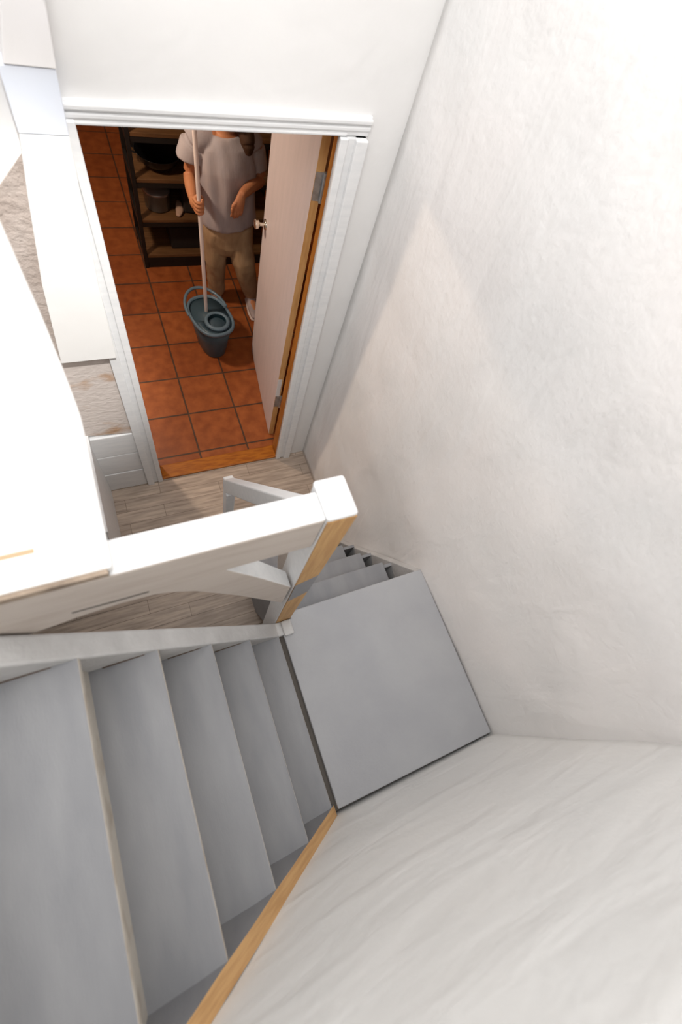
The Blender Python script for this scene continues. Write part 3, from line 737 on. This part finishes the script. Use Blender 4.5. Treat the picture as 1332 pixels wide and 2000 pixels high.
elR, wrR = (0.606, 2.985, 1.055), (0.577, 2.775, 1.045)
elL, wrL = (1.032, 2.945, 1.062), (0.872, 2.775, 1.080)
tube(bm, [(0.74, 2.965, 1.27), shR, (0.628, 2.98, 1.16), elR, (0.590, 2.88, 1.046), wrR], [0.055, 0.052, 0.043, 0.037, 0.036, 0.025], 16, True)
tube(bm, [(0.89, 2.965, 1.27), shL, (1.008, 2.965, 1.16), elL, (0.955, 2.86, 1.076), wrL], [0.055, 0.052, 0.043, 0.037, 0.036, 0.026], 16, True)
tube(bm, [(0.812, 2.97, 1.28), (0.812, 2.955, 1.36), (0.812, 2.94, 1.42)], [0.055, 0.05, 0.05], 18, True)
rot = Matrix.Rotation(math.radians(14), 3, 'X')
hc = Vector((0.812, 2.915, 1.485))
blob(bm, hc + Vector((0, 0.012, 0.02)), (0.074, 0.092, 0.092), rot=rot)
blob(bm, hc + Vector((0, -0.018, -0.045)), (0.058, 0.068, 0.072), rot=rot)
tube(bm, [hc + Vector((0, -0.082, 0.018)), hc + Vector((0, -0.098, -0.010)), hc + Vector((0, -0.104, -0.026))], [0.008, 0.011, 0.014], 10, True)
for sx in (-1, 1): blob(bm, hc + Vector((sx * 0.075, 0.012, -0.004)), (0.010, 0.022, 0.032))
# right hand closed round the mop handle
hz = 1.052
hcn = stick(hz)
tube(bm, [wrR, (0.573, 2.755, 1.046), (0.574, 2.732, 1.046)], [(0.025, 0.025), (0.024, 0.034), (0.020, 0.036)], 14, True, up=(0, 0, 1))
for k in range(4):
    z = hz + 0.030 - 0.021 * k; c = stick(z); rr_ = 0.0125 + 0.0085 + (0.0, 0.0015, 0.001, -0.001)[k]
    pts = [(c.x - rr_ - 0.004, c.y + 0.022, z)]
    for a in (175, 215, 262, 310, 350, 20 + 12 * (k % 2)):
        q = math.radians(a); pts.append((c.x + rr_ * math.cos(q), c.y + rr_ * math.sin(q), z - 0.002))
    tube(bm, pts, [0.0095, 0.0095, 0.009, 0.0088, 0.0085, 0.008, 0.0075], 10, True, sub=3)
c = stick(hz + 0.042); rr_ = 0.021
pts = [(0.578, 2.752, 1.062)]
for a in (110, 60, 10, -40): pts.append((c.x + rr_ * math.cos(math.radians(a)), c.y + rr_ * math.sin(math.radians(a)), c.z))
tube(bm, pts, [0.013, 0.011, 0.010, 0.0095, 0.008], 10, True, sub=3)
# left hand hanging from the bent wrist
tube(bm, [wrL, (0.858, 2.760, 1.062), (0.846, 2.750, 1.030), (0.838, 2.748, 1.008)], [(0.026, 0.022), (0.030, 0.019), (0.036, 0.016), (0.034, 0.013)], 14, True, up=(0, 1, 0))
for k, ln in enumerate((0.060, 0.070, 0.066, 0.050)):
    bx = 0.838 + (k - 1.5) * -0.019 * -1; b0 = Vector((bx, 2.748, 1.006))
    tube(bm, [b0 + Vector((0, 0, 0.014)), b0 + Vector((-0.003, -0.002, -0.35 * ln)), b0 + Vector((-0.005, 0.007, -0.7 * ln)), b0 + Vector((-0.005, 0.022, -ln))], [0.0095, 0.009, 0.0085, 0.0075], 10, True, sub=3)
tube(bm, [(0.832, 2.752, 1.050), (0.808, 2.742, 1.030), (0.800, 2.738, 1.008), (0.803, 2.740, 0.990)], [0.013, 0.011, 0.0095, 0.008], 10, True, sub=3)
o = finish('body', bm, 'skin', PE, smooth=True); remesh(o, 0.0042)

# shirt
bm = bmesh.new()
tube(bm, [(0.852, 3.005, 0.765), (0.850, 3.00, 0.80), (0.846, 2.985, 0.86), (0.838, 2.965, 1.0), (0.828, 2.955, 1.14), (0.815, 2.960, 1.25), (0.812, 2.962, 1.305)],
     [(0.182, 0.130), (0.186, 0.134), (0.180, 0.130), (0.176, 0.124), (0.180, 0.124), (0.165, 0.105), (0.085, 0.075)], 48, False, up=(0, 1, 0), sub=6)
tube(bm, [(0.74, 2.965, 1.255), (0.655, 2.97, 1.262), (0.615, 2.978, 1.19), (0.604, 2.98, 1.155)], [0.062, 0.074, 0.074, 0.078], 24, False)
tube(bm, [(0.89, 2.965, 1.255), (0.972, 2.97, 1.258), (1.012, 2.962, 1.17), (1.020, 2.956, 1.120)], [0.062, 0.070, 0.066, 0.066], 24, False)
for v in bm.verts:
    a = noise.noise(Vector((v.co.x * 15 + v.co.z * 3, v.co.y * 15, v.co.z * 4.5))) * 0.015
    d = Vector((v.co.x - 0.83, v.co.y - 2.97, 0)); 
    if d.length > 0.01: v.co += d.normalized() * a
o = finish('shirt', bm, 'shirt', PE, smooth=True); remesh(o, 0.006); o['label'] = 'loose grey cotton t-shirt'
# trousers
bm = bmesh.new()
tube(bm, [(0.848, 3.02, 0.60), (0.848, 3.015, 0.70), (0.846, 3.01, 0.80)], [(0.150, 0.112), (0.165, 0.115), (0.165, 0.115)], 32, True, up=(0, 1, 0))
tube(bm, [(0.765, 3.02, 0.70), (0.768, 3.028, 0.56), (0.772, 3.035, 0.44), (0.792, 3.09, 0.22), (0.800, 3.115, 0.10)], [0.098, 0.090, 0.078, 0.068, 0.066], 24, True)
tube(bm, [(0.930, 3.01, 0.70), (0.942, 2.985, 0.58), (0.968, 2.955, 0.44), (1.030, 3.01, 0.22), (1.058, 3.035, 0.12)], [0.100, 0.094, 0.082, 0.068, 0.062], 24, True)
for v in bm.verts:
    v.co += Vector((noise.noise(Vector(v.co) * 13), noise.noise(Vector(v.co) * 13 + Vector((9, 0, 0))), 0)) * 0.009
o = finish('trousers', bm, 'trouser', PE, smooth=True); remesh(o, 0.006); o['label'] = 'tan cotton trousers'
for nm, an, toe in (('shoe', Vector((0.800, 3.125, 0)), Vector((0.772, 2.945, 0))), ('shoe', Vector((1.064, 3.03, 0)), Vector((1.052, 2.845, 0)))):
    d = (toe - an).normalized()
    bm = bmesh.new()
    heel = an - d * 0.045
    tube(bm, [heel + Vector((0, 0, 0.05)), an + d * 0.02 + Vector((0, 0, 0.05)), an + d * 0.10 + Vector((0, 0, 0.042)), toe + Vector((0, 0, 0.036))], [(0.034, 0.036), (0.040, 0.040), (0.044, 0.030), (0.032, 0.022)], 20, True, up=(0, 0, 1))
    tube(bm, [an + Vector((0, 0, 0.05)), an + Vector((0, 0, 0.095))], [0.044, 0.046], 18)
    o = finish('shoe', bm, 'shoe', PE, smooth=True); remesh(o, 0.006); o['label'] = 'pale trainer'
    b2 = bmesh.new()
    tube(b2, [heel + Vector((0, 0, 0.012)), an + d * 0.05 + Vector((0, 0, 0.012)), an + d * 0.12 + Vector((0, 0, 0.012)), toe + d * 0.006 + Vector((0, 0, 0.012))], [(0.037, 0.012), (0.043, 0.012), (0.048, 0.012), (0.036, 0.012)], 20, True, up=(0, 0, 1))
    so = finish('sole', b2, 'sole', None, smooth=True); so.parent = o; so.matrix_parent_inverse = o.matrix_local.inverted() if False else Matrix.Identity(4); so['label'] = 'white rubber sole'
# hair: cap and a lock falling over the left shoulder
bm = bmesh.new()
blob(bm, hc + Vector((0, 0.026, 0.034)), (0.084, 0.094, 0.094), rot=rot)
tube(bm, [hc + Vector((0.02, 0.10, -0.01)), hc + Vector((0.085, 0.06, -0.12)), (0.905, 2.88, 1.36), (0.912, 2.845, 1.315), (0.914, 2.835, 1.285)], [0.05, 0.045, 0.045, 0.042, 0.026], 16, True)
for v in bm.verts: v.co += Vector((noise.noise(Vector(v.co) * 40), 0, 0)) * 0.004
o = finish('hair', bm, 'hair', PE, smooth=True); remesh(o, 0.006)
for sx in (-1, 1):
    bm = bmesh.new(); blob(bm, hc + Vector((sx * 0.030, -0.077, 0.010)), (0.012, 0.006, 0.006), 12, 8); finish('eye', bm, 'eye', PE, smooth=True)
bm = bmesh.new(); tube(bm, [hc + Vector((-0.022, -0.078, -0.062)), hc + Vector((0, -0.086, -0.062)), hc + Vector((0.022, -0.078, -0.062))], [0.004, 0.007, 0.004], 10, True); finish('mouth', bm, 'lip', PE, smooth=True)
